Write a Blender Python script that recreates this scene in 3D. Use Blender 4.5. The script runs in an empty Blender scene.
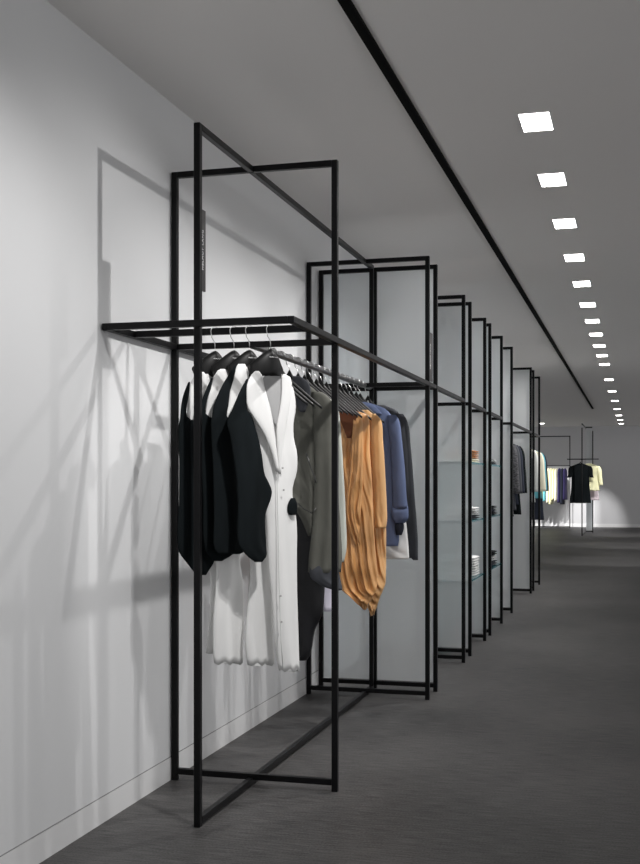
import bpy, bmesh, math, random
from mathutils import Vector, noise

sc = bpy.context.scene
# ------------------------------------------------------------------ camera
F = 1150.0; CX = 320.0; HOR = 483.0; EYE = 1.175; YAW = math.radians(15.457)
cam = bpy.data.objects.new('camera', bpy.data.cameras.new('camera'))
sc.collection.objects.link(cam)
cam.location = (0, 0, EYE); cam.rotation_euler = (math.radians(90), 0, YAW)
cam.data.sensor_fit = 'HORIZONTAL'; cam.data.sensor_width = 36; cam.data.lens = F / 640 * 36
cam.data.shift_y = (HOR - 432) / 640; cam.data.clip_end = 200
sc.camera = cam
# ------------------------------------------------------------------ world, exposure
w = bpy.data.worlds.new('world'); sc.world = w; w.use_nodes = True
w.node_tree.nodes['Background'].inputs[0].default_value = (0.985, 0.985, 1.0, 1)
w.node_tree.nodes['Background'].inputs[1].default_value = 0.93
sc.view_settings.view_transform = 'Standard'; sc.view_settings.look = 'None'
sc.view_settings.exposure = 0.0; sc.view_settings.gamma = 1.0; sc.view_settings.use_curve_mapping = False
ROW_X = -0.41
CEIL = 2.685
ROW_Y = [2.85, 3.88, 4.87, 5.82, 6.82, 7.87, 8.92, 9.98, 11.0, 12.0, 13.0, 14.0, 15.05, 17.3, 19.5, 21.8, 24.2, 26.5, 28.4, 30.2]
LAMP_W = {3.88: 44, 2.85: 62, 4.87: 68, 5.82: 78, 6.82: 88}

def spot(x, y, z, target, power, angle, blend=0.6, size=0.025, color=(1.0, 0.985, 0.975)):
    l = bpy.data.lights.new('spot_lamp', 'SPOT'); l.energy = power; l.spot_size = math.radians(angle)
    l.spot_blend = blend; l.shadow_soft_size = size; l.color = color
    o = bpy.data.objects.new('spot_lamp', l); sc.collection.objects.link(o)
    o.location = (x, y, z)
    o.rotation_euler = (Vector(target) - Vector((x, y, z))).to_track_quat('-Z', 'Y').to_euler()
    return o
for y in ROW_Y:
    if y > 16: continue
    spot(ROW_X, y, CEIL - .03, (-1.75, y - 0.25, 0.95 if 3 < y < 4.5 else .55 if y < 3 else .8), LAMP_W.get(y, 90), 100 if y < 4.5 else 92, 0.85, .014)
spot(ROW_X, 2.95, CEIL - .03, (-1.40, 4.05, 1.05), 85, 44, 0.5, .014)
spot(ROW_X, 4.2, CEIL - .03, (-0.3, 5.3, 0), 44, 95, 1.0, 0.05)
spot(ROW_X, 8.4, CEIL - .03, (0.3, 8.6, 0), 22, 95, 1.0, 0.05)
for x, y, tx, tz in ((-0.7, 28.5, -1.2, -.1), (-1.8, 27.4, -2.1, .4), (-2.7, 27.0, -2.9, .4)):
    spot(x, y, CEIL - .03, (tx, 31.6, tz), 420 if tz < 0 else 760, 30, 0.75 if tz < 0 else .5, 0.02)
spot(-0.41, 24.2, CEIL - .03, (-1.0, 26.9, 1.0), 260, 27, .5, .03)
for x, y in ((-0.41, 17.3), (-0.41, 21.8), (-.41, 26.5)):
    spot(x, y, CEIL - .03, (-0.3, y + .5, 0), 170, 60, 0.8, 0.03)

# ------------------------------------------------------------------ materials
def mat(name, col, rough=0.6, metal=0.0, bump=None, var=None, emis=None, spec=None, sheen=0):
    m = bpy.data.materials.new(name); m.use_nodes = True
    nt = m.node_tree; b = nt.nodes['Principled BSDF']
    b.inputs['Base Color'].default_value = (*col, 1); b.inputs['Roughness'].default_value = rough
    b.inputs['Metallic'].default_value = metal
    if spec is not None: b.inputs['Specular IOR Level'].default_value = spec
    if sheen: b.inputs['Sheen Weight'].default_value = sheen
    tc = nt.nodes.new('ShaderNodeTexCoord')
    def nz(scale, stretch=(1, 1, 1), detail=4):
        mp = nt.nodes.new('ShaderNodeMapping'); mp.inputs['Scale'].default_value = stretch
        n = nt.nodes.new('ShaderNodeTexNoise'); n.inputs['Scale'].default_value = scale; n.inputs['Detail'].default_value = detail
        nt.links.new(tc.outputs['Object'], mp.inputs[0]); nt.links.new(mp.outputs[0], n.inputs[0]); return n
    if var:                                   # (scale, stretch, amount)
        n = nz(var[0], var[1]); r = nt.nodes.new('ShaderNodeValToRGB')
        r.color_ramp.elements[0].position = .3; r.color_ramp.elements[1].position = .7
        r.color_ramp.elements[0].color = (*[c * (1 - var[2]) for c in col], 1)
        r.color_ramp.elements[1].color = (*[min(1, c * (1 + var[2])) for c in col], 1)
        nt.links.new(n.outputs[0], r.inputs[0]); nt.links.new(r.outputs[0], b.inputs['Base Color'])
    if bump:                                  # (scale, stretch, strength, distance)
        n = nz(bump[0], bump[1]); bp = nt.nodes.new('ShaderNodeBump')
        bp.inputs['Strength'].default_value = bump[2]; bp.inputs['Distance'].default_value = bump[3]
        nt.links.new(n.outputs[0], bp.inputs['Height']); nt.links.new(bp.outputs[0], b.inputs['Normal'])
    if emis:
        b.inputs['Emission Color'].default_value = (*emis[0], 1); b.inputs['Emission Strength'].default_value = emis[1]
    return m
ONE = (1, 1, 1)
M = {}
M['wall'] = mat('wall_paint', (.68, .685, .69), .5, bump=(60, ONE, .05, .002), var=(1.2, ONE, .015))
M['ceiling'] = mat('ceiling_paint', (.84, .82, .80), .8, bump=(80, ONE, .05, .002))
M['base'] = mat('baseboard_paint', (.70, .70, .70), .45, var=(3, ONE, .02))
M['metal'] = mat('black_steel', (.0035, .0035, .004), .4, .0, spec=.17, bump=(300, ONE, .08, .0005), var=(20, ONE, .2))
M['rail'] = mat('dark_rail_steel', (.16, .16, .16), .3, .8, var=(20, ONE, .2))
M['chrome'] = mat('chrome_wire', (.6, .6, .6), .33, 1.0, var=(50, ONE, .05))
M['hanger'] = mat('black_hanger_wood', (.006, .006, .006), .45, spec=.25, var=(30, (1, 8, 1), .3))
M['gap_shade'] = mat('gap_shade_grey', (.25, .25, .25), .8, var=(20, ONE, .1))
M['slot'] = mat('black_track', (.004, .004, .004), .8, spec=.05, var=(20, ONE, .2))
M['plate'] = mat('black_nameplate', (.012, .010, .011), .35, var=(20, ONE, .2))
M['letter'] = mat('white_lettering', (.75, .75, .75), .5, var=(20, ONE, .02))
M['lens'] = mat('lamp_lens', (1, 1, 1), .5, emis=((1, .975, .94), 14))
M['bezel'] = mat('lamp_bezel', (.8, .8, .8), .5, var=(20, ONE, .02))
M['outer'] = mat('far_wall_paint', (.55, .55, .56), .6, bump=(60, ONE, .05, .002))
def fabric(name, col, rough=.85, var=.12, scale=14, stretch=(1, 1, .25), weave=.25, sheen=.0, spec=.2):
    return mat(name, col, rough, bump=(350, ONE, weave, .001), var=(scale, stretch, var), sheen=sheen, spec=spec)
M['white'] = fabric('white_cotton', (.74, .74, .73), var=.04)
M['offwhite'] = fabric('off_white_linen', (.66, .67, .65), var=.05)
M['black'] = fabric('black_wool', (.006, .008, .009), var=.3, spec=.08)
M['leather'] = fabric('black_leather', (.008, .008, .010), .42, .3, spec=.4)
M['grey'] = fabric('olive_grey_wool', (.115, .115, .10), var=.25)
M['greylight'] = fabric('pale_sage_cotton', (.50, .52, .47), var=.08)
M['tan'] = fabric('tan_silk', (.64, .33, .125), .36, .16, spec=.5, weave=.08)
M['tan2'] = fabric('amber_silk', (.70, .40, .17), .40, .16, spec=.5, weave=.08)
M['brown'] = fabric('brown_lining', (.13, .045, .02), .6)
M['blue'] = fabric('slate_blue_cotton', (.105, .135, .235), var=.15)
M['navy'] = fabric('navy_wool', (.022, .026, .04), var=.2)
M['charcoal'] = fabric('charcoal_wool', (.055, .058, .066), var=.2)
M['lilac'] = fabric('lilac_white_cotton', (.66, .64, .74), var=.04)
M['cream'] = fabric('cream_silk', (.78, .74, .58), .6, .08)
M['yellow'] = fabric('pale_yellow_silk', (.78, .76, .48), .6, .15)
M['teal'] = fabric('teal_silk', (.12, .38, .45), .5, .2)
M['indigo'] = fabric('indigo_silk', (.03, .025, .08), .6, .2)
M['pink'] = fabric('pale_pink_silk', (.72, .62, .66), .6, .1)
M['rust'] = fabric('rust_print_cotton', (.55, .28, .14), .8, .6, 60, ONE)
M['stripe'] = fabric('grey_white_print', (.5, .5, .5), .8, .8, 50, (1, 1, 3))
M['shade'] = fabric('neck_shade_grey', (.36, .36, .36), var=.06)  # inside of the white dress's neck, darkened in colour for the shade there
M['check'] = fabric('dark_check_wool', (.07, .07, .075), .8, .7, 40, (1, 1, 2))
M['button'] = mat('button_shell', (.35, .35, .34), .3, var=(30, ONE, .1))
M['zip'] = mat('zip_metal', (.10, .10, .10), .3, .9, var=(200, ONE, .4))

def floor_mat():
    m = mat('woven_floor', (.05, .05, .05), .55); nt = m.node_tree; b = nt.nodes['Principled BSDF']
    tc = nt.nodes.new('ShaderNodeTexCoord')
    def nz(sx, sy, scale, det=5):
        mp = nt.nodes.new('ShaderNodeMapping'); mp.inputs['Scale'].default_value = (sx, sy, 1)
        n = nt.nodes.new('ShaderNodeTexNoise'); n.inputs['Scale'].default_value = scale; n.inputs['Detail'].default_value = det
        nt.links.new(tc.outputs['Object'], mp.inputs[0]); nt.links.new(mp.outputs[0], n.inputs[0]); return n
    fine = nz(1, 14, 9, 6); speck = nz(1, 1.6, 130, 2); broad = nz(1, 1, .8, 3)
    def math_(op, a, bb):
        n = nt.nodes.new('ShaderNodeMath'); n.operation = op
        for i, v in enumerate((a, bb)):
            if isinstance(v, (int, float)): n.inputs[i].default_value = v
            else: nt.links.new(v, n.inputs[i])
        return n.outputs[0]
    s = math_('ADD', math_('MULTIPLY', fine.outputs[0], .5), math_('MULTIPLY', speck.outputs[0], .4))
    s = math_('ADD', s, math_('MULTIPLY', broad.outputs[0], .3))
    r = nt.nodes.new('ShaderNodeValToRGB')
    r.color_ramp.elements[0].position = .50; r.color_ramp.elements[0].color = (.017, .0168, .0172, 1)
    r.color_ramp.elements[1].position = .70; r.color_ramp.elements[1].color = (.090, .0865, .085, 1)
    nt.links.new(s, r.inputs[0]); nt.links.new(r.outputs[0], b.inputs['Base Color'])
    bp = nt.nodes.new('ShaderNodeBump'); bp.inputs['Strength'].default_value = .35; bp.inputs['Distance'].default_value = .003
    nt.links.new(s, bp.inputs['Height']); nt.links.new(bp.outputs[0], b.inputs['Normal'])
    b.inputs['Roughness'].default_value = .5
    b.inputs['Specular IOR Level'].default_value = .35
    return m
M['floor'] = floor_mat()

def frosted():
    m = bpy.data.materials.new('frosted_glass'); m.use_nodes = True; nt = m.node_tree
    nt.nodes.remove(nt.nodes['Principled BSDF']); out = nt.nodes['Material Output']
    d = nt.nodes.new('ShaderNodeBsdfDiffuse'); d.inputs[0].default_value = (.80, .80, .795, 1)
    t = nt.nodes.new('ShaderNodeBsdfTranslucent'); t.inputs[0].default_value = (.92, .92, .92, 1)
    g = nt.nodes.new('ShaderNodeBsdfRefraction'); g.inputs['Color'].default_value = (.80, .84, .86, 1)
    g.inputs['Roughness'].default_value = .42; g.inputs['IOR'].default_value = 1.08
    a = nt.nodes.new('ShaderNodeMixShader'); a.inputs[0].default_value = .5
    b = nt.nodes.new('ShaderNodeMixShader'); b.inputs[0].default_value = .5
    n = nt.nodes.new('ShaderNodeTexNoise'); n.inputs['Scale'].default_value = 90
    bp = nt.nodes.new('ShaderNodeBump'); bp.inputs['Strength'].default_value = .05
    nt.links.new(n.outputs[0], bp.inputs['Height']); nt.links.new(bp.outputs[0], g.inputs['Normal'])
    nt.links.new(d.outputs[0], a.inputs[1]); nt.links.new(t.outputs[0], a.inputs[2])
    nt.links.new(a.outputs[0], b.inputs[1]); nt.links.new(g.outputs[0], b.inputs[2])
    nt.links.new(b.outputs[0], out.inputs[0]); return m
M['frosted'] = frosted()
def clear_glass():
    m = bpy.data.materials.new('shelf_glass'); m.use_nodes = True; nt = m.node_tree
    nt.nodes.remove(nt.nodes['Principled BSDF']); out = nt.nodes['Material Output']
    g = nt.nodes.new('ShaderNodeBsdfGlossy'); g.inputs['Roughness'].default_value = .03
    t = nt.nodes.new('ShaderNodeBsdfTransparent'); t.inputs[0].default_value = (.86, .95, .95, 1)
    f = nt.nodes.new('ShaderNodeFresnel'); f.inputs[0].default_value = 1.4
    b = nt.nodes.new('ShaderNodeMixShader')
    nt.links.new(f.outputs[0], b.inputs[0]); nt.links.new(t.outputs[0], b.inputs[1]); nt.links.new(g.outputs[0], b.inputs[2])
    nt.links.new(b.outputs[0], out.inputs[0]); return m
M['glass'] = clear_glass()
M['glassedge'] = mat('shelf_glass_edge', (.06, .28, .33), .12, var=(20, ONE, .1), spec=.8)

# ------------------------------------------------------------------ helpers
COL = sc.collection
def link(name, bm, m, parent=None, smooth=False):
    me = bpy.data.meshes.new(name); bm.normal_update(); bm.to_mesh(me); bm.free()
    for mm in (m if isinstance(m, (list, tuple)) else [m]): me.materials.append(mm)
    if smooth:
        for p in me.polygons: p.use_smooth = len(p.vertices) <= 4
    o = bpy.data.objects.new(name, me); COL.objects.link(o)
    if parent: o.parent = parent
    return o
def thing(name, label, cat, loc=(0, 0, 0), rz=0, group=None):
    o = bpy.data.objects.new(name, None); COL.objects.link(o); o.location = loc; o.rotation_euler = (0, 0, rz)
    o.empty_display_size = .1
    o['label'] = label; o['category'] = cat
    if group: o['group'] = group
    return o
def tag(o, label, cat, group=None):
    o['label'] = label; o['category'] = cat
    if group: o['group'] = group
    return o
def copy_tree(o, parent=None):
    c = o.copy(); COL.objects.link(c); c.parent = parent
    for ch in [x for x in bpy.data.objects if x.parent == o]: copy_tree(ch, c)
    return c
def box(bm, x0, x1, y0, y1, z0, z1, bev=0.0, seg=1):
    vs = [bm.verts.new((x, y, z)) for x in (x0, x1) for y in (y0, y1) for z in (z0, z1)]
    fs = [(0, 1, 3, 2), (4, 6, 7, 5), (0, 4, 5, 1), (2, 3, 7, 6), (0, 2, 6, 4), (1, 5, 7, 3)]
    faces = [bm.faces.new([vs[i] for i in f]) for f in fs]
    if bev:
        es = list({e for f in faces for e in f.edges})
        bmesh.ops.bevel(bm, geom=es, offset=bev, segments=seg, affect='EDGES', profile=.5)
    return faces
def boxobj(name, ext, m, parent=None, bev=.0015, seg=1):
    bm = bmesh.new(); box(bm, *ext, bev, seg); return link(name, bm, m, parent)
def tube(bm, pts, r, n=8, cap=True):
    pts = [Vector(p) for p in pts]; rings = []; prev = None
    for i, p in enumerate(pts):
        d = (pts[min(i + 1, len(pts) - 1)] - pts[max(i - 1, 0)]).normalized()
        if prev is None:
            a = d.orthogonal().normalized()
        else:
            a = (prev - d * prev.dot(d)).normalized()
        prev = a; b = d.cross(a)
        rr = r[i] if isinstance(r, (list, tuple)) else r
        rings.append([bm.verts.new(p + a * rr * math.cos(k * 2 * math.pi / n) + b * rr * math.sin(k * 2 * math.pi / n)) for k in range(n)])
    for A, B in zip(rings, rings[1:]):
        for k in range(n): bm.faces.new((A[k], A[(k + 1) % n], B[(k + 1) % n], B[k]))
    if cap: bm.faces.new(rings[0][::-1]); bm.faces.new(rings[-1])
def struct(name, ext, m):
    o = boxobj(name, ext, m, None, 0); o['kind'] = 'structure'; return o

# ------------------------------------------------------------------ the room
WALL = -1.785
struct('floor', (-7, 4.5, -1.5, 32, -.1, 0), M['floor'])
struct('ceiling', (-7, 4.5, -1.5, 32, CEIL, CEIL + .1), M['ceiling'])
struct('wall_left', (WALL - .2, WALL, -1.5, 17, 0, CEIL), M['wall'])
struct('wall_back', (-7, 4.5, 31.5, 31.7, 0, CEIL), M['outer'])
struct('baseboard_left', (WALL - .02, WALL + .003, -1.5, 17, 0, .088), M['base'])
struct('trim_1', (WALL - .02, WALL + .0012, -1.5, 17, .089, .0925), M['gap_shade'])  # solid grey strip over the baseboard; the gap's shade is its colour
struct('baseboard_back', (-7, 4.5, 31.49, 31.52, 0, .09), M['base'])
bm = bmesh.new(); box(bm, -.90, -.864, .3, 23.9, CEIL - .012, CEIL + .002)
tag(link('ceiling_track', bm, M['slot']), 'long thin black lighting track line set in the grey ceiling', 'ceiling track')

def ceiling_light(x, y, label, group=None, first=[None]):
    if first[0] is None:
        t = thing('ceiling_light', label, 'ceiling light', (x, y, CEIL), 0, group)
        bm = bmesh.new()
        W, L, e, z0, z1 = .061, .122, .007, -.004, .001
        box(bm, -W - e, -W, -L - e, L + e, z0, z1); box(bm, W, W + e, -L - e, L + e, z0, z1)
        box(bm, -W, W, -L - e, -L, z0, z1); box(bm, -W, W, L, L + e, z0, z1)
        link('bezel', bm, M['bezel'], t)
        for s in (-1, 1):
            bm = bmesh.new(); box(bm, -W, W, min(0, s * L), max(0, s * L), -.0025, .001, .0008); link('lamp_lens', bm, M['lens'], t)
        first[0] = t
    else:
        t = copy_tree(first[0]); t.location = (x, y, CEIL); t['label'] = label
        if group: t['group'] = group
    return t
ORD = ['', 'nearest', 'second', 'third', 'fourth', 'fifth', 'sixth', 'seventh', 'eighth', 'ninth', 'tenth', 'eleventh', 'twelfth',
       'thirteenth', 'fourteenth', 'fifteenth', 'sixteenth', 'seventeenth', 'farthest']
k = 0
for y in ROW_Y:
    if y < 4: continue
    k += 1
    ceiling_light(ROW_X, y, '%s square recessed light of the long row in the grey ceiling' % (ORD[k] if y < 30 else 'farthest'), 'ceiling lights in one long row')
ceiling_light(-2.35, 29.6, 'small recessed ceiling light above the far rack, right one of two')
ceiling_light(-2.72, 29.6, 'small recessed ceiling light above the far rack, left one of two')

# ------------------------------------------------------------------ racks
R_ = .0115
XL, XM, XR, HT, CB = -1.768, -1.45, -1.10, 2.405, 1.713
def post(t, x, y, top=HT, bot=0.0): return boxobj('post', (x - R_, x + R_, y - R_, y + R_, bot, top), M['metal'], t)
def bar_x(t, y, z, x0=XL, x1=XR, name='crossbar'): return boxobj(name, (x0 + R_, x1 - R_, y - R_, y + R_, z - R_, z + R_), M['metal'], t)
def bar_y(t, x, y0, y1, z, name='long_bar'): return boxobj(name, (x - R_, x + R_, y0, y1, z - R_, z + R_), M['metal'], t)
def cross_frame(t, y, mid=False, canopy=False, xl=XL, xr=XR):
    post(t, xl, y); post(t, xr, y)
    bar_x(t, y, HT - R_, xl, xr); bar_x(t, y, .035, xl, xr)
    if mid: post(t, XM, y, HT - 2 * R_)
    if canopy: bar_x(t, y, CB, xl, xr)
def panel(t, y, xl=XL, xr=XR):
    boxobj('frosted_panel', (xl + R_, xr - R_, y - .004, y + .004, .05, HT - 2 * R_), M['frosted'], t, 0)
def long_frame(t, x, y0, y1):
    post(t, x, y0); post(t, x, y1)
    bar_y(t, x, y0 + R_, y1 - R_, HT - R_, 'top_bar'); bar_y(t, x, y0 + R_, y1 - R_, .02, 'floor_bar')
def nameplate(t, x, y, z0, z1, wd=.066):
    p = boxobj('nameplate', (x - .004, x + .004, y + R_, y + R_ + wd, z0, z1), M['plate'], t, .0008)
    cu = bpy.data.curves.new('lettering', 'FONT'); cu.body = 'HELMUT LANG'; cu.size = .0185; cu.extrude = .0004
    cu.align_x = 'CENTER'; cu.align_y = 'CENTER'; cu.space_character = 1.15
    tmp = bpy.data.objects.new('tmp', cu); COL.objects.link(tmp)
    me = bpy.data.meshes.new_from_object(tmp.evaluated_get(bpy.context.evaluated_depsgraph_get()))
    bpy.data.objects.remove(tmp); me.materials.clear(); me.materials.append(M['letter'])
    o = bpy.data.objects.new('lettering', me); COL.objects.link(o); o.parent = p
    o.location = (x + .0046, y + R_ + wd * .42, z0 + (z1 - z0) * .5)
    from mathutils import Matrix          # text x -> world +Z, text normal -> world +X, text up -> world -Y
    o.rotation_euler = Matrix(((0, 0, 1), (0, -1, 0), (1, 0, 0))).to_euler()
    o['label'] = 'small white vertical lettering'
def rail(t, x, y0, y1, z=CB, r=.015):
    bm = bmesh.new(); tube(bm, [(x, y0, z), (x, y1, z)], r, 16); return link('hanging_rail', bm, M['rail'], t, False)
def canopy(t, y0, y1, mids=()):
    bar_y(t, XL, y0, y1, CB, 'side_bar'); bar_y(t, XR, y0, y1, CB, 'side_bar')
    for y in mids: bar_x(t, y, CB)

GR = 'black steel racks along the white wall'
A = thing('clothing_rack', 'nearest tall black steel tube clothing rack, hung with white, black and tan garments', 'clothing rack', group=GR)
long_frame(A, XM, 3.678, 6.336)
cross_frame(A, 4.24, xr=-1.113); cross_frame(A, 6.165)
canopy(A, 3.615, 6.39, (3.626, 3.84, 4.24, 6.165))
rail(A, XM, 4.252, 6.30)
nameplate(A, XM, 3.678, 1.838, 2.118, .052); nameplate(A, XR, 6.165, 1.735, 2.0, .13)

B = thing('display_frame', 'tall black steel frame with a frosted glass front directly behind the nearest rack', 'display frame', group=GR)
cross_frame(B, 6.42, True, True); panel(B, 6.432)
cross_frame(B, 7.50, False, False); canopy(B, 6.432, 7.50)
def shelf(t, y0, y1, z):
    bm = bmesh.new(); fs = box(bm, XL + R_, XR - .004, y0, y1, z - .005, z + .005)
    for f in fs:
        f.material_index = 0 if abs(f.calc_center_median().z - z) > .004 else 1
    return link('glass_shelf', bm, [M['glass'], M['glassedge']], t)
SZ = (.50, .91, 1.315)
def shelf_unit(y0, y1, label):
    t = thing('shelf_unit', label, 'shelf unit', group=GR)
    cross_frame(t, y0, True, True); cross_frame(t, y1, False, True); panel(t, y0 + R_ + .004)
    canopy(t, y0, y1)
    for z in SZ: shelf(t, y0 + .02, y1 - .012, z)
    return t
C_ = shelf_unit(7.80, 8.58, 'black steel shelf unit with frosted end and glass shelves holding pale folded stacks')
panel(C_, 8.6)
D_ = shelf_unit(8.89, 9.67, 'farther black steel shelf unit with glass shelves holding dark folded stacks')
panel(D_, 9.69)
E_ = thing('clothing_rack', 'black steel clothing rack past the glass shelves, hung with dark jackets', 'clothing rack', group=GR)
cross_frame(E_, 10.47, True, True); panel(E_, 10.485); cross_frame(E_, 12.39, True, True); panel(E_, 12.405); canopy(E_, 10.47, 12.39)
rail(E_, XM + .05, 10.5, 12.37)
F_ = thing('clothing_rack', 'last black steel rack along the white wall, hung with cream and dark clothes', 'clothing rack', group=GR)
cross_frame(F_, 12.71, False, True); cross_frame(F_, 13.48, False, True); canopy(F_, 12.71, 13.48)
rail(F_, XM + .05, 12.72, 15.5); post(F_, XM + .05, 15.5)
G_ = thing('clothing_rack', 'far black rack in the middle of the floor with a black top hung facing front', 'clothing rack')
XG = -1.2
HT = 2.5
long_frame(G_, XG, 26.2, 29.3); bar_x(G_, 26.6, CB, XG - .36, XG + .36); post(G_, XG + .17, 27.9)
boxobj('frosted_panel', (XG + .02, XG + .16, 27.9 - .004, 27.9 + .004, .05, HT - .03), M['frosted'], G_, 0)
bar_x(G_, 27.9, HT - R_, XG, XG + .17); bar_x(G_, 27.9, .035, XG, XG + .17)
HT = 2.405
H_ = thing('clothing_rack', 'farthest black rack against the back wall with a row of pale and navy clothes', 'clothing rack')
for x in (-2.62, -1.71): post(H_, x, 30.6)
bar_x(H_, 30.6, HT - R_, -2.62, -1.71); bar_x(H_, 30.6, .035, -2.62, -1.71); bar_x(H_, 30.6, 1.63, -2.62, -1.71, 'hanging_rail')

# ------------------------------------------------------------------ hangers
def hanger_mesh_body(wd=.40, hc=.055, drop=.075, th=.011, neck=.018, ex=.8):
    """curved wooden hanger; local x = width, z = 0 at the rail's centre"""
    bm = bmesh.new(); n = 22; rings = []
    for i in range(n + 1):
        u = -1 + 2 * i / n; a = abs(u)
        zc_top = -.066 - drop * (a ** (1.35 if hc > .05 else 1.05))
        h = hc * (1 - a) ** ex + (.016 if hc > .05 else .012)
        if a < .12: zc_top += neck * (1 - a / .12)
        y = .03 * a * a
        t = th * (.75 + .5 * (1 - a))
        x = u * wd / 2
        ring = []
        for k in range(10):
            an = 2 * math.pi * k / 10
            ring.append(bm.verts.new((x, y + t * math.cos(an), zc_top - h / 2 + h / 2 * math.sin(an))))
        rings.append(ring)
    for P, Q in zip(rings, rings[1:]):
        for k in range(10): bm.faces.new((P[k], P[(k + 1) % 10], Q[(k + 1) % 10], Q[k]))
    bm.faces.new(rings[0][::-1]); bm.faces.new(rings[-1]); return bm
def hook_bm(R=.019):
    bm = bmesh.new(); pts = []
    for i in range(13):
        a = math.radians(-25 + i * 220 / 12)          # open side first, over the rail, down behind
        pts.append((0, R * math.cos(a), R * math.sin(a)))
    # the hook loops round the rail (rail runs along local y): build it in the x-z plane instead
    pts = [(p[1], 0, p[2]) for p in pts]
    pts = pts + [(-.013, 0, -.024), (-.004, 0, -.034), (0, 0, -.046), (0, 0, -.062)]
    tube(bm, pts, .0017, 6); return bm
_h = {}
def hanger(x, y, z, rz, label, group, kind='slim', text=False):
    """local x is the hanger's width"""
    if kind not in _h:
        t = thing('clothes_hanger', label, 'hanger', (x, y, z), rz, group)
        b = link('hanger_body', hanger_mesh_body(hc=.09 if kind == 'broad' else .016, drop=.06 if kind == 'broad' else .15, neck=0 if kind == 'broad' else .018, ex=.4 if kind == 'broad' else .8, wd=.145 if kind == 'broad' else .34,
                                                 th=.009 if kind == 'slim' else .012), M['hanger'], t, True)
        k = link('hook', hook_bm(.0175 if kind == 'slim' else .0175), M['chrome'], t, True); k['label'] = 'chrome wire hook'
        if kind == 'broad':
            cu = bpy.data.curves.new('lettering', 'FONT'); cu.body = 'HELMUT LANG'; cu.size = .0055; cu.extrude = .0002
            cu.align_x = 'CENTER'
            tmp = bpy.data.objects.new('tmp', cu); COL.objects.link(tmp)
            me = bpy.data.meshes.new_from_object(tmp.evaluated_get(bpy.context.evaluated_depsgraph_get()))
            bpy.data.objects.remove(tmp); me.materials.clear(); me.materials.append(M['letter'])
            o = bpy.data.objects.new('lettering', me); COL.objects.link(o); o.parent = b
            o.location = (0, -.0195, -.100); o.rotation_euler = (math.pi / 2, 0, 0)
        _h[kind] = t
    else:
        t = copy_tree(_h[kind]); t.location = (x, y, z); t.rotation_euler = (0, 0, rz); t['label'] = label
        if group: t['group'] = group
    return t

# ------------------------------------------------------------------ garments
C_Y, S_Y = math.cos(YAW), math.sin(YAW)
def to_plane(px, py, X, Y, ang, off=0.0):
    """where the sight line through a photo pixel meets the upright plane a garment hangs in: (u along its width, height)"""
    a = (px - CX) / F; r = Vector((a * C_Y - S_Y, a * S_Y + C_Y, (HOR - py) / F))
    n = Vector((math.sin(ang), -math.cos(ang), 0)); X -= math.sin(ang) * off; Y += math.cos(ang) * off
    t = n.dot(Vector((X, Y, 0))) / n.dot(r)
    p = r * t
    return (p.x - X) * math.cos(ang) + (p.y - Y) * math.sin(ang), p.z + EYE
def smooth_rows(rows, n):
    """rows: (zL, uL, zR, uR) top to bottom -> n rows, monotone cubic-ish interpolation"""
    L = len(rows); par = [0]
    for a, b in zip(rows, rows[1:]): par.append(par[-1] + max(.004, abs(a[0] - b[0]) + .35 * (abs(a[1] - b[1]) + abs(a[3] - b[3]))))
    out = []
    for i in range(n):
        s = par[-1] * i / (n - 1); j = 0
        while j < L - 2 and s > par[j + 1]: j += 1
        h = par[j + 1] - par[j]; t = (s - par[j]) / h; v = []
        for c in range(4):
            p1, p2 = rows[j][c], rows[j + 1][c]
            d = (p2 - p1) / h
            m1 = ((p1 - rows[j - 1][c]) / (par[j] - par[j - 1]) + d) / 2 if j > 0 else d
            m2 = ((rows[j + 2][c] - p2) / (par[j + 2] - par[j + 1]) + d) / 2 if j < L - 2 else d
            if c in (0, 2): m1 = m2 = d
            v.append((2 * t**3 - 3 * t**2 + 1) * p1 + (t**3 - 2 * t**2 + t) * h * m1 + (-2 * t**3 + 3 * t**2) * p2 + (t**3 - t**2) * h * m2)
        out.append((v, s / par[-1]))
    return out
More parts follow.
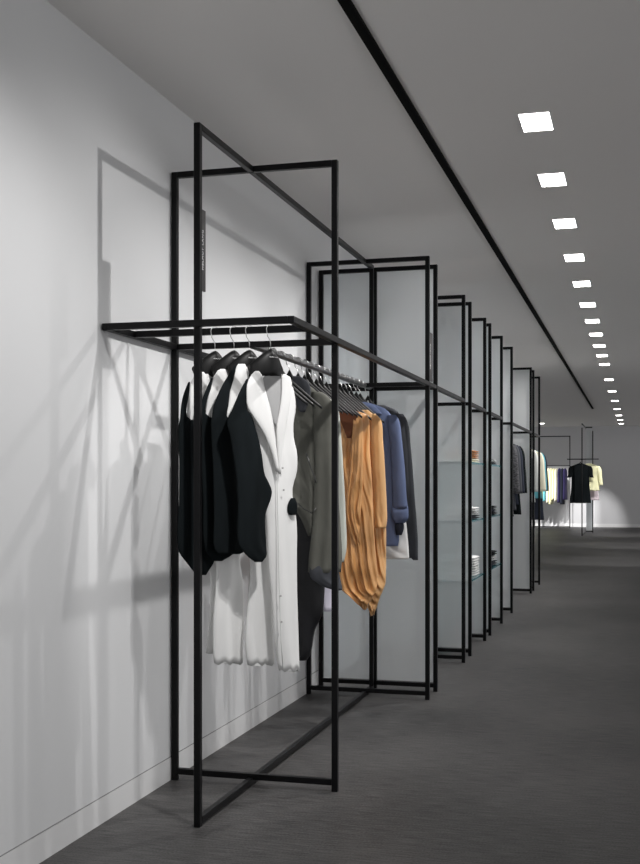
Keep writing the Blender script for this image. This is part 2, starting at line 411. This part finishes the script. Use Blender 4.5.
def cloth(name, rows, m, parent, thick=.03, off=0.0, folds=(.006, 4), silk=0.0, seed=0, n=46, cols=26, top=.45, hem=0.0, base_z=0.0, tilt=0.0, label=None):
    """a closed draped volume: rows of (zL,uL,zR,uR); local x = width, local y = away from the viewer's side"""
    rng = random.Random(seed); ph = [rng.random() * 6.28 for _ in range(6)]
    bm = bmesh.new(); rings = []
    for (v, s) in smooth_rows(rows, n):
        zL, uL, zR, uR = v; T = thick * (top + (1 - top) * min(1, s * 3.5)); A = folds[0] * (.2 + .8 * s); w_ = abs(uR - uL)
        T = min(T, .48 * w_ + .004)
        def fold(t, side):
            x = t * w_ / .3
            f = math.sin(6.283 * folds[1] * x * (1 + .06 * math.sin(ph[3] + 2 * s)) + ph[0] + .8 * math.sin(2.2 * s + ph[1])) * .6
            f += math.sin(6.283 * folds[1] * 1.9 * x + ph[2] - 1.1 * s) * .3
            f += .5 * noise.noise(Vector((t * w_ * 9 + ph[4] + 2 * s, s * 4 + ph[5], side * .3 + seed)))
            f += .55 * (.35 - abs(noise.noise(Vector((t * w_ * 16 + ph[2] + 3 * s * (1 if silk else .4), s * 5, seed * 1.7)))))
            if silk: f += silk * .5 * abs(noise.noise(Vector((t * w_ * 45 + 9 * s, s * 9 - t * 3, seed)))) + silk * noise.noise(Vector((t * w_ * 22 + ph[4] + 3.5 * s, s * 7 + ph[5], side * .3 + seed)))
            return f * A
        ring = []
        for side in (1, -1):
            for k in range(cols + 1):
                t = k / cols if side == 1 else 1 - k / cols
                if side == -1 and k in (0, cols): continue
                q = (1 - abs(2 * t - 1) ** 2.6) ** .6 if 0 < t < 1 else 0
                e = min(1, 5 * t, 5 * (1 - t))
                z = zL + (zR - zL) * t; u = uL + (uR - uL) * t
                if hem and s > .9: z += hem * math.sin(t * 17 + ph[0]) * (s - .9) * 10
                y = off - side * T * q + fold(t, side) * (.35 + .65 * e) + tilt * (u)
                ring.append(bm.verts.new((u, y, z - base_z)))
        rings.append(ring)
    N = len(rings[0])
    for P, Q in zip(rings, rings[1:]):
        for k in range(N): bm.faces.new((P[k], Q[k], Q[(k + 1) % N], P[(k + 1) % N]))
    bm.faces.new(rings[0]); bm.faces.new(rings[-1][::-1])
    bmesh.ops.recalc_face_normals(bm, faces=bm.faces)
    o = link(name, bm, m, parent, True)
    if label: o['label'] = label
    return o
class Hung:
    """a garment hanging in the upright plane through (X, Y) turned by ang; outlines given where the photo shows them"""
    def __init__(s, name, label, cat, X, Y, ang=0, base=.5, group=None):
        s.X, s.Y, s.a, s.base = X, Y, ang, base
        s.t = thing(name, label, cat, (X, Y, base), ang, group)
    def rows(s, prof, off=0.0):
        out = []
        for py, l, r in prof:
            uL, zL = to_plane(l, py, s.X, s.Y, s.a, off); uR, zR = to_plane(r, py, s.X, s.Y, s.a, off); out.append((zL, uL, zR, uR))
        return out
    def px(s, name, prof, m, parent=None, **k):
        return cloth(name, s.rows(prof, k.get('off', 0)), m, parent or s.t, base_z=s.base, **k)
    def m(s, name, prof, m, parent=None, **k):      # prof: (z, uL, uR)
        return cloth(name, [(z, l, z, r) for z, l, r in prof], m, parent or s.t, base_z=s.base, **k)
    def line(s, name, pts, m, r=.0015, off=-.03, parent=None):
        bm = bmesh.new(); P = []
        for x, y in pts:
            u, z = to_plane(x, y, s.X, s.Y, s.a, off); P.append((u, off, z - s.base))
        tube(bm, P, r, 6); return link(name, bm, m, parent or s.t, True)
    def disc(s, name, x, y, m, r=.006, off=-.035, parent=None):
        u, z = to_plane(x, y, s.X, s.Y, s.a, off); bm = bmesh.new()
        tube(bm, [(u, off + .003, z - s.base), (u, off, z - s.base)], [r, r * .9], 12); return link(name, bm, m, parent or s.t)

# --- the four white and black dresses on the crossbar
CROSS_Y = 3.84
NEARANG = math.radians(55)
def xbar(px, Y):        # X where the bar at Y stands on the sight line
    a = (px - CX) / F; return Y * (a * C_Y - S_Y) / (a * S_Y + C_Y)
hooks = [215, 234, 249.5, 270.5]
nl = ['leftmost of the four on the crossbar', 'second from the left on the crossbar',
      'third from the left on the crossbar', 'in the collar of the front white dress with the black drape']
for i, hx in enumerate(hooks):
    hanger(xbar(hx, CROSS_Y), CROSS_Y, CB, NEARANG, 'broad black hanger ' + nl[i], 'broad hangers on the crossbar', 'broad')

def near_dress(i, name_label, white, yoke, black, extra=None):
    g = Hung('dress', name_label, 'dress', xbar(hooks[i], CROSS_Y), CROSS_Y, NEARANG, .5, 'white and black dresses on the crossbar')
    g.px('skirt', white, M['white'], thick=.012, folds=(.006, 3), seed=10 + i, hem=.006)
    g.px('collar', yoke, M['white'], thick=.006, off=-.014, folds=(.002, 2), seed=20 + i, n=24)
    b = g.px('black_drape', black, M['black'], thick=.007, off=-.020, folds=(.003, 3), seed=30 + i, label='black sleeveless overlay')
    return g
g1 = near_dress(0, 'white and black sleeveless dress closest to the wall, behind the near post',
    [(374, 198, 214), (384, 190, 222), (430, 187, 224), (500, 192, 226), (560, 206, 236), (575, 210, 238), (652, 206, 234)],
    [(372, 199, 204), (380, 192, 209), (399, 188, 212), (420, 187, 212), (428, 188, 210)],
    [(382, 188.5, 190), (390, 185, 189.5), (400, 182, 188), (418, 180, 188), (427, 178.5, 212), (460, 179, 213), (500, 179, 214), (552, 179, 215), (562, 186, 214), (575, 196, 206)])
g2 = near_dress(1, 'white and black sleeveless dress, second from the wall on the crossbar',
    [(370, 218, 234), (385, 209, 240), (430, 207, 246), (500, 214, 248), (562, 216, 240), (580, 216, 243), (620, 213, 244), (650, 213, 243), (663, 214, 243)],
    [(369, 220, 225), (376, 215, 228), (390, 210, 226), (405, 207, 221), (418, 206, 214), (422, 208, 211)],
    [(378, 211, 213), (390, 206, 210.5), (400, 202, 207), (416, 200, 207), (423, 200, 233), (460, 201, 235), (500, 203, 237), (550, 205, 238), (557, 210, 229), (561, 214, 222)])
g3 = near_dress(2, 'white and black sleeveless dress, third on the crossbar, beside the front white one',
    [(364, 238, 252), (378, 231, 262), (430, 228, 266), (500, 240, 268), (562, 250, 271), (600, 248, 272), (640, 245, 273), (656, 246, 274), (664, 247, 274)],
    [(364, 240, 245), (372, 235, 249), (385, 231, 245), (400, 229, 238), (417, 226.5, 232), (420, 227, 231)],
    [(366, 234.5, 236.5), (378, 226.5, 234), (392, 219, 230), (405, 214, 228.5), (419, 211.5, 228), (426, 211, 250), (470, 213, 254), (520, 214, 255), (548, 214, 252), (554, 218, 240)])
g4 = Hung('dress', 'front white long dress with V neck, buttons and a black overlay on its left', 'dress',
          xbar(hooks[3], CROSS_Y), CROSS_Y, NEARANG, .5, 'white and black dresses on the crossbar')
g4.px('skirt', [(381, 258, 284), (385, 251, 292), (396, 249, 295), (408, 247, 296), (425, 253, 293.5), (440, 257, 294), (450, 258, 296.5), (470, 262, 297), (490, 264, 292.5), (505, 264, 294),
                (520, 266, 296.5), (560, 268, 297), (600, 272, 297.5), (640, 275, 298.5), (664, 278, 299), (670, 279, 299)], M['white'], thick=.018, folds=(.006, 2.4), seed=4, hem=.006)
g4.px('collar', [(371, 255, 259), (375, 251, 262), (384, 247, 264), (396, 246.5, 267), (406, 247, 270), (418, 254, 272.5), (434, 264, 275), (455, 272, 277), (472, 276, 278.5)], M['white'], thick=.007, off=-.036, folds=(.001, 2), seed=5, n=20, label='left lapel')
g4.px('collar', [(374, 281, 285), (378, 281.5, 291), (392, 281.5, 291), (410, 279.5, 289), (426, 276.5, 286), (448, 277, 283), (474, 278.5, 280.5)], M['white'], thick=.007, off=-.036, folds=(.001, 2), seed=6, n=20, label='right lapel')
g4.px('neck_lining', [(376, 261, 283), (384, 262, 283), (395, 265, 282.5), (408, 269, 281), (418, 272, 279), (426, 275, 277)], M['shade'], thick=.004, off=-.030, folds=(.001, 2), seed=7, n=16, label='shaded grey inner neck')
g4.px('black_drape', [(379, 246.5, 248), (388, 241.5, 247), (400, 236, 247), (410, 232, 247.5), (415, 229, 251.5), (424, 227, 254.5), (436, 230, 258), (455, 233, 262), (475, 236, 265),
                      (483, 237, 269), (491, 237, 272), (500, 238, 270.5), (512, 238, 266), (545, 239, 266.5), (556, 247, 266.5), (562, 255, 262)], M['black'], thick=.009, off=-.028, folds=(.004, 3), seed=31, label='black sleeveless overlay')
g4.px('side_tie', [(498, 291, 295), (504, 288, 297), (511, 287.5, 297), (515, 289, 296)], M['black'], thick=.008, off=-.02, folds=(.001, 1), seed=33, n=10, label='black tab at the right hip')
g4.line('placket', [(272.5, 424), (275, 450), (277, 480), (278, 520), (279, 580), (281, 640), (283, 668)], M['offwhite'], .0016, -.034)
for (x, y) in ((283, 468), (284, 490), (274, 440), (281, 596), (282, 622)): g4.disc('button', x, y, M['button'], .0035, -.04)

# --- garments on the long rail
RX = XM
def slim(y, label): return hanger(RX, y, CB, 0, label, 'slim black hangers on the long rail', 'slim')
ys = [4.42, 4.52, 4.63, 4.75, 4.88, 4.98, 5.08, 5.18, 5.27, 5.36, 5.46, 5.56, 5.66, 5.76, 5.86, 5.97, 6.06]
spec = {4.75: 'holding the olive grey jacket', 4.88: 'holding the long black leather coat', 5.08: 'holding the pale sage tunic',
        5.46: 'holding the nearer tan silk dress', 5.66: 'holding the farther amber silk dress', 5.97: 'holding the slate blue shirt', 5.18: 'holding the lilac white shirt'}
for y in ys:
    slim(y, 'slim black clothes hanger %s on the long rail' % spec[y] if y in spec else 'slim black clothes hanger on the long rail among the packed garments')
slim(6.245, 'slim black clothes hanger at the far end of the long rail, holding the charcoal jacket')

j = Hung('jacket', 'olive grey draped jacket with zip on the long rail beside the white dress', 'jacket', RX, 4.75, 0, .5)
j.px('body', [(380, 272, 300), (388, 262, 313), (398, 254, 322), (430, 256, 322), (470, 260, 320), (500, 288, 317), (515, 299, 316), (528, 305, 315), (536, 308, 311)], M['grey'], thick=.04, folds=(.006, 3), seed=41)
j.px('sleeve', [(392, 312, 322), (397, 311, 329), (405, 312, 333), (440, 314, 336), (490, 314, 338), (530, 312, 341), (556, 309, 342), (572, 308, 341)], M['grey'], thick=.045, off=-.01, folds=(.008, 3), seed=42, n=40)
j.px('cuff', [(562, 310, 336), (568, 309, 338), (578, 311, 340), (586, 322, 342), (590, 334, 342)], M['charcoal'], thick=.03, off=-.03, folds=(.005, 4), seed=43, n=16, label='dark turned cuff')
j.px('lapel', [(376, 293, 300), (382, 292, 308), (392, 294, 311), (404, 297, 308), (412, 300, 305)], M['charcoal'], thick=.01, off=-.045, folds=(.003, 3), seed=44, n=18, label='dark open lapel')
j.line('zip', [(306, 453), (310, 465), (315, 478), (316, 483)], M['zip'], .003, -.062); j.line('zip', [(297, 503), (304, 509), (312, 513), (316, 508)], M['zip'], .0026, -.062)
k_ = Hung('coat', 'long black leather coat hanging behind the olive grey jacket', 'coat', RX, 4.88, 0, .45)
k_.px('body', [(392, 278, 316), (402, 264, 322), (430, 262, 324), (480, 266, 324), (530, 274, 325), (575, 280, 325), (592, 284, 324.5), (615, 288, 322), (630, 291, 315), (648, 293, 312), (656, 294, 310), (660, 297, 307)], M['leather'], thick=.03, folds=(.004, 2), seed=45)
k_.px('sleeve', [(398, 262, 268), (404, 258, 272), (450, 256, 274), (520, 258, 276), (560, 262, 276)], M['leather'], thick=.035, off=-.005, folds=(.004, 2), seed=46, n=30)
s_ = Hung('tunic', 'pale sage tunic showing as a sliver beside the tan silk dress', 'tunic', RX, 5.08, 0, .7)
s_.px('body', [(396, 296, 324), (402, 284, 336), (412, 280, 339), (440, 280, 341.5), (480, 282, 344), (520, 284, 346), (550, 288, 346.5), (562, 290, 344)], M['greylight'], thick=.025, folds=(.005, 3), seed=47)
l_ = Hung('shirt', 'lilac white shirt whose hem shows under the olive grey jacket sleeve', 'shirt', RX, 5.18, 0, .6)
l_.px('body', [(400, 302, 326), (406, 290, 336), (440, 288, 337), (520, 296, 336), (570, 310, 334), (586, 321, 333.5), (605, 322.5, 334), (611, 324, 335)], M['lilac'], thick=.02, folds=(.004, 3), seed=48)
o1 = Hung('dress', 'nearer tan silk draped dress with brown neck on the long rail', 'dress', RX, 5.46, 0, .55, 'silk dresses on the long rail')
o1.px('body', [(410, 336, 352), (414, 330, 366), (422, 322, 369), (450, 318, 370), (480, 322, 372), (510, 330, 373), (545, 334, 375), (575, 338, 377), (590, 342, 376), (598, 351, 372), (604, 358, 368), (608, 362, 366)],
      M['tan'], thick=.035, folds=(.019, 8), silk=2.2, seed=51, n=110, cols=64, hem=.01)
o1.px('neck_lining', [(411, 337, 359), (420, 340, 357), (430, 344, 354), (438, 347, 351)], M['brown'], thick=.006, off=-.044, folds=(.001, 2), seed=52, n=14, label='brown inner neck')
o1.px('front_drape', [(414, 353, 362), (430, 352, 363), (470, 350, 363), (496, 347, 362), (512, 346, 361), (530, 350, 360), (545, 355, 360)], M['tan'], thick=.02, off=-.04, folds=(.014, 9), silk=2.2, seed=53, n=70, cols=36)
o2 = Hung('dress', 'farther amber silk draped dress with pointed hem beside the blue shirt', 'dress', RX, 5.66, 0, .52, 'silk dresses on the long rail')
o2.px('body', [(410, 346, 368), (415, 340, 374), (424, 336, 379), (440, 334, 382), (480, 336, 384), (520, 340, 386), (560, 344, 386), (585, 352, 385), (600, 362, 379), (608, 368, 376), (614, 371, 374)],
      M['tan2'], thick=.035, folds=(.019, 8), silk=2.2, seed=54, n=110, cols=64, hem=.01)
o2.px('sleeve', [(414, 372, 376), (420, 371, 381), (440, 371, 383), (490, 373, 386), (520, 374, 387), (528, 376, 386)], M['tan2'], thick=.03, off=-.03, folds=(.008, 5), silk=1.2, seed=55, n=60, cols=28)
b_ = Hung('shirt', 'slate blue shirt with rolled sleeve near the far end of the long rail', 'shirt', RX, 5.97, 0, .7)
b_.px('body', [(403, 352, 370), (408, 340, 384), (416, 330, 392), (430, 328, 396), (480, 330, 397), (520, 330, 398), (540, 332, 399), (546, 336, 398)], M['blue'], thick=.035, folds=(.006, 3), seed=56)
b_.px('sleeve', [(415, 388, 396), (420, 388, 399), (440, 390, 402), (470, 392, 405), (500, 393, 407), (508, 393, 408)], M['blue'], thick=.04, off=-.01, folds=(.006, 4), seed=57, n=36)
b_.px('cuff', [(506, 392, 408), (512, 391, 408.5), (519, 393, 408), (523, 395, 405)], M['blue'], thick=.046, off=-.01, folds=(.003, 4), seed=58, n=14, label='rolled up cuff')
b_.px('collar', [(402, 356, 366), (405, 354, 373), (411, 362, 380), (414, 370, 382)], M['blue'], thick=.02, off=-.02, folds=(.001, 2), seed=59, n=14)
b_.px('cuff_tail', [(520, 396, 403), (528, 395, 404), (535, 396, 402)], M['navy'], thick=.03, off=-.01, folds=(.004, 4), seed=60, n=12, label='dark navy inside of the sleeve')
wv = Hung('shirt', 'white shirt whose hem shows below the slate blue shirt', 'shirt', RX, 6.06, 0, .7)
wv.px('body', [(406, 352, 374), (412, 342, 388), (440, 340, 398), (520, 342, 406), (540, 350, 408), (556, 372, 409), (559, 380, 409)], M['white'], thick=.02, folds=(.004, 3), seed=61)
cj = Hung('jacket', 'charcoal jacket at the far end of the long rail', 'jacket', RX, 6.245, 0, .7)
cj.px('body', [(405, 362, 384), (410, 350, 396), (420, 346, 403), (480, 350, 406), (540, 352, 410), (558, 354, 413)], M['charcoal'], thick=.03, folds=(.005, 3), seed=62)
cj.px('sleeve', [(414, 396, 403), (420, 396, 407), (450, 399, 411), (500, 404, 415), (540, 408, 418), (557, 410, 418), (560, 413, 418)], M['charcoal'], thick=.035, off=-.01, folds=(.005, 3), seed=63, n=36)

# --- generic garments for the farther racks, outlines in metres
def coat(name, label, cat, X, Y, m, base, half=.21, ang=0, group=None, seed=0, sleeve=True, top=1.62, lite=False, slen=.55):
    g = Hung(name, label, cat, X, Y, ang, base, group)
    k = dict(n=20, cols=12) if lite else dict(n=34, cols=20)
    g.m('body', [(top, -.05, .05), (top - .03, -half * .55, half * .55), (top - .07, -half * .9, half * .9), (top - .3, -half * .85, half * .85), ((top + base) / 2, -half * .85, half * .85), (base, -half, half)],
        m, thick=.035 if not lite else .03, folds=(.008, 3), seed=seed, hem=.004, **k)
    if sleeve:
        for s in (-1, 1):
            pr = [(top - .06, s * half * .72, s * half * .95), (top - .10, s * half * .70, s * half * 1.1), (top - .3, s * half * .82, s * half * 1.22), (top - slen, s * half * .95, s * half * 1.3)]
            g.m('sleeve', [(z, min(a, b), max(a, b)) for z, a, b in pr], m, thick=.04, folds=(.004, 3), seed=seed + s + 5, n=16, cols=10)
    return g
EX = XM + .05
dark = [(11.35, 'check', 'grey checked jacket, nearest of the dark jackets past the glass shelves', .85), (11.6, 'charcoal', 'charcoal jacket between the checked and navy jackets past the shelves', .9),
        (11.85, 'navy', 'navy jacket second from the right among dark jackets past the glass shelves', .95), (12.1, 'black', 'black jacket, farthest right of the dark jackets past the glass shelves', .85)]
for i, (y, m, lab, bz) in enumerate(dark):
    coat('jacket', lab, 'jacket', EX + .03, y, M[m], bz, .20, 0, 'dark jackets past the shelves', 70 + i * 7)
    hanger(EX + .03, y, CB, 0, 'black hanger over the ' + lab.split(' past')[0].split(' on the')[0], 'hangers past the glass shelves', 'slim')
light_ = [(12.95, 'charcoal', 'long charcoal coat between the last rack posts', .40, 'coat'), (13.8, 'offwhite', 'off white coat hanging just past the last wall posts', .95, 'coat'),
          (14.85, 'teal', 'teal long dress hanging behind the cream coat on the last rack', .98, 'dress'), (14.65, 'cream', 'cream coat at the right edge of the last rack', 1.09, 'coat'), (15.1, 'navy', 'navy long dress at the far end of the last rack', .70, 'dress')]
for i, (y, m, lab, bz, nm) in enumerate(light_):
    coat(nm, lab, nm, EX + .03, y, M[m], bz, .20, 0, 'clothes on the last wall rack', 110 + i * 7)
    hanger(EX + .03, y, CB, 0, 'black hanger over the ' + lab, 'hangers on the last wall rack', 'slim')
# far floor rack
fb = coat('top', 'short sleeved black top facing front on the far floor rack', 'top', XG - .06, 26.75, M['black'], .72, .235, 0, None, 150, slen=.32)
fc = coat('shirt', 'pale yellow shirt peeking out behind the black top far away', 'shirt', XG + .12, 26.95, M['yellow'], 1.0, .24, 0, None, 157, slen=.5)
fd = coat('dress', 'pale pink dress under the yellow shirt far away', 'dress', XG + .10, 27.2, M['pink'], .78, .24, 0, None, 163, sleeve=False)
hanger(XG - .06, 26.75, CB, 0, 'black clothes hanger holding the far black top', None, 'slim')
rail(G_, XG - .06, 26.61, 27.6, CB)
fx = [-2.50, -2.42, -2.34, -2.26, -2.19, -2.12, -2.05, -1.97, -1.90, -1.83]
fm = ['cream', 'yellow', 'teal', 'cream', 'yellow', 'yellow', 'cream', 'indigo', 'navy', 'indigo']
fl = ['cream dress at the left end', 'pale yellow dress second from the left', 'teal dress', 'cream dress right of the teal one', 'pale yellow dress fourth from the navy group', 'pale yellow dress in the middle',
      'cream dress next to the dark group', 'indigo dress, leftmost of the dark group', 'navy dress in the middle of the dark group', 'indigo dress at the right end']
for i, x in enumerate(fx):
    coat('dress', fl[i] + ' of the farthest rack', 'dress', x, 30.6, M[fm[i]], .62 + .12 * ((i * 7) % 4) / 3, .2, math.radians(78), 'dresses on the farthest rack', 170 + i, sleeve=False, top=1.56, lite=True)

# ------------------------------------------------------------------ folded clothes on the glass shelves
def folded(label, x, y, z, m, h=.03, wx=.24, wy=.26, seed=0, group=None, rz=0):
    rng = random.Random(seed); bm = bmesh.new()
    nl_ = 2
    for q in range(nl_):                         # two folded leaves with rounded fronts
        z0 = h * q / nl_; z1 = h * (q + 1) / nl_
        n = 14; rings = []
        for i in range(n + 1):
            u = -1 + 2 * i / n; xx = wx / 2 * u
            e = (1 - abs(u) ** 6) ** .5 if abs(u) < 1 else 0
            ring = []
            for k in range(16):
                a = 2 * math.pi * k / 16; cy, cz = math.cos(a), math.sin(a)
                yy = wy / 2 * math.copysign(abs(cy) ** .35, cy); zz = (z1 - z0) / 2 * math.copysign(abs(cz) ** .7, cz)
                zz += .0015 * noise.noise(Vector((xx * 18, yy * 18, seed + q)))
                ring.append(bm.verts.new((xx, yy * (.93 + .07 * e) + .004 * noise.noise(Vector((xx * 12, q, seed))), (z0 + z1) / 2 + zz * (.3 + .7 * e))))
            rings.append(ring)
        for P, Q in zip(rings, rings[1:]):
            for k in range(16): bm.faces.new((P[k], P[(k + 1) % 16], Q[(k + 1) % 16], Q[k]))
        bm.faces.new(rings[0][::-1]); bm.faces.new(rings[-1])
    bmesh.ops.recalc_face_normals(bm, faces=bm.faces)
    o = link('folded_garment', bm, m, None, True); o.location = (x, y, z); o.rotation_euler = (0, 0, rz)
    return tag(o, label, 'folded garment', group)
POS = ['bottom', 'second from the bottom', 'third from the bottom', 'fourth from the bottom', 'fifth from the bottom', 'sixth from the bottom']
def stack(where, x, y, z, mats, h, grp, seed):
    n = len(mats)
    for i, mm in enumerate(mats):
        pos = 'topmost' if i == n - 1 else POS[i]
        folded('%s folded %s garment, %s' % (pos, NAMES[mm], where), x, y, z + .0052 + i * (h + .0008), M[mm], h, seed=seed + i, group=grp, rz=.03 * ((i * 5) % 3 - 1))
NAMES = dict(white='white', offwhite='off white', rust='rust print', stripe='grey print', black='black', charcoal='charcoal', navy='navy', blue='blue', cream='cream', tan='tan', grey='olive grey', pink='pale pink', brown='brown')
for (ya, unit, sets) in ((8.35, 'nearer', ((('white', 'offwhite', 'white', 'white'), .034), (('charcoal', 'stripe', 'white'), .028), (('cream', 'rust', 'rust'), .030))),
                         (9.45, 'farther', ((('charcoal', 'stripe', 'black'), .038), (('black', 'navy', 'black'), .024), (('charcoal', 'stripe'), .026)))):
    for zi, (mats, h) in enumerate(sets):
        sh = ('lower', 'middle', 'upper')[zi]
        stack('aisle side of %s shelf, %s glass unit' % (sh, unit), -1.245, ya, SZ[zi], mats, h, 'folded clothes, %s unit' % unit, 300 + zi * 10 + int(ya * 7))
        stack('wall side of %s shelf, %s glass unit' % (sh, unit), -1.56, ya - .2, SZ[zi], (('navy', 'blue', 'pink'), ('charcoal', 'pink', 'navy'), ('tan', 'brown', 'pink'))[zi], .03, 'folded clothes, %s unit' % unit, 400 + zi * 10 + int(ya * 7))
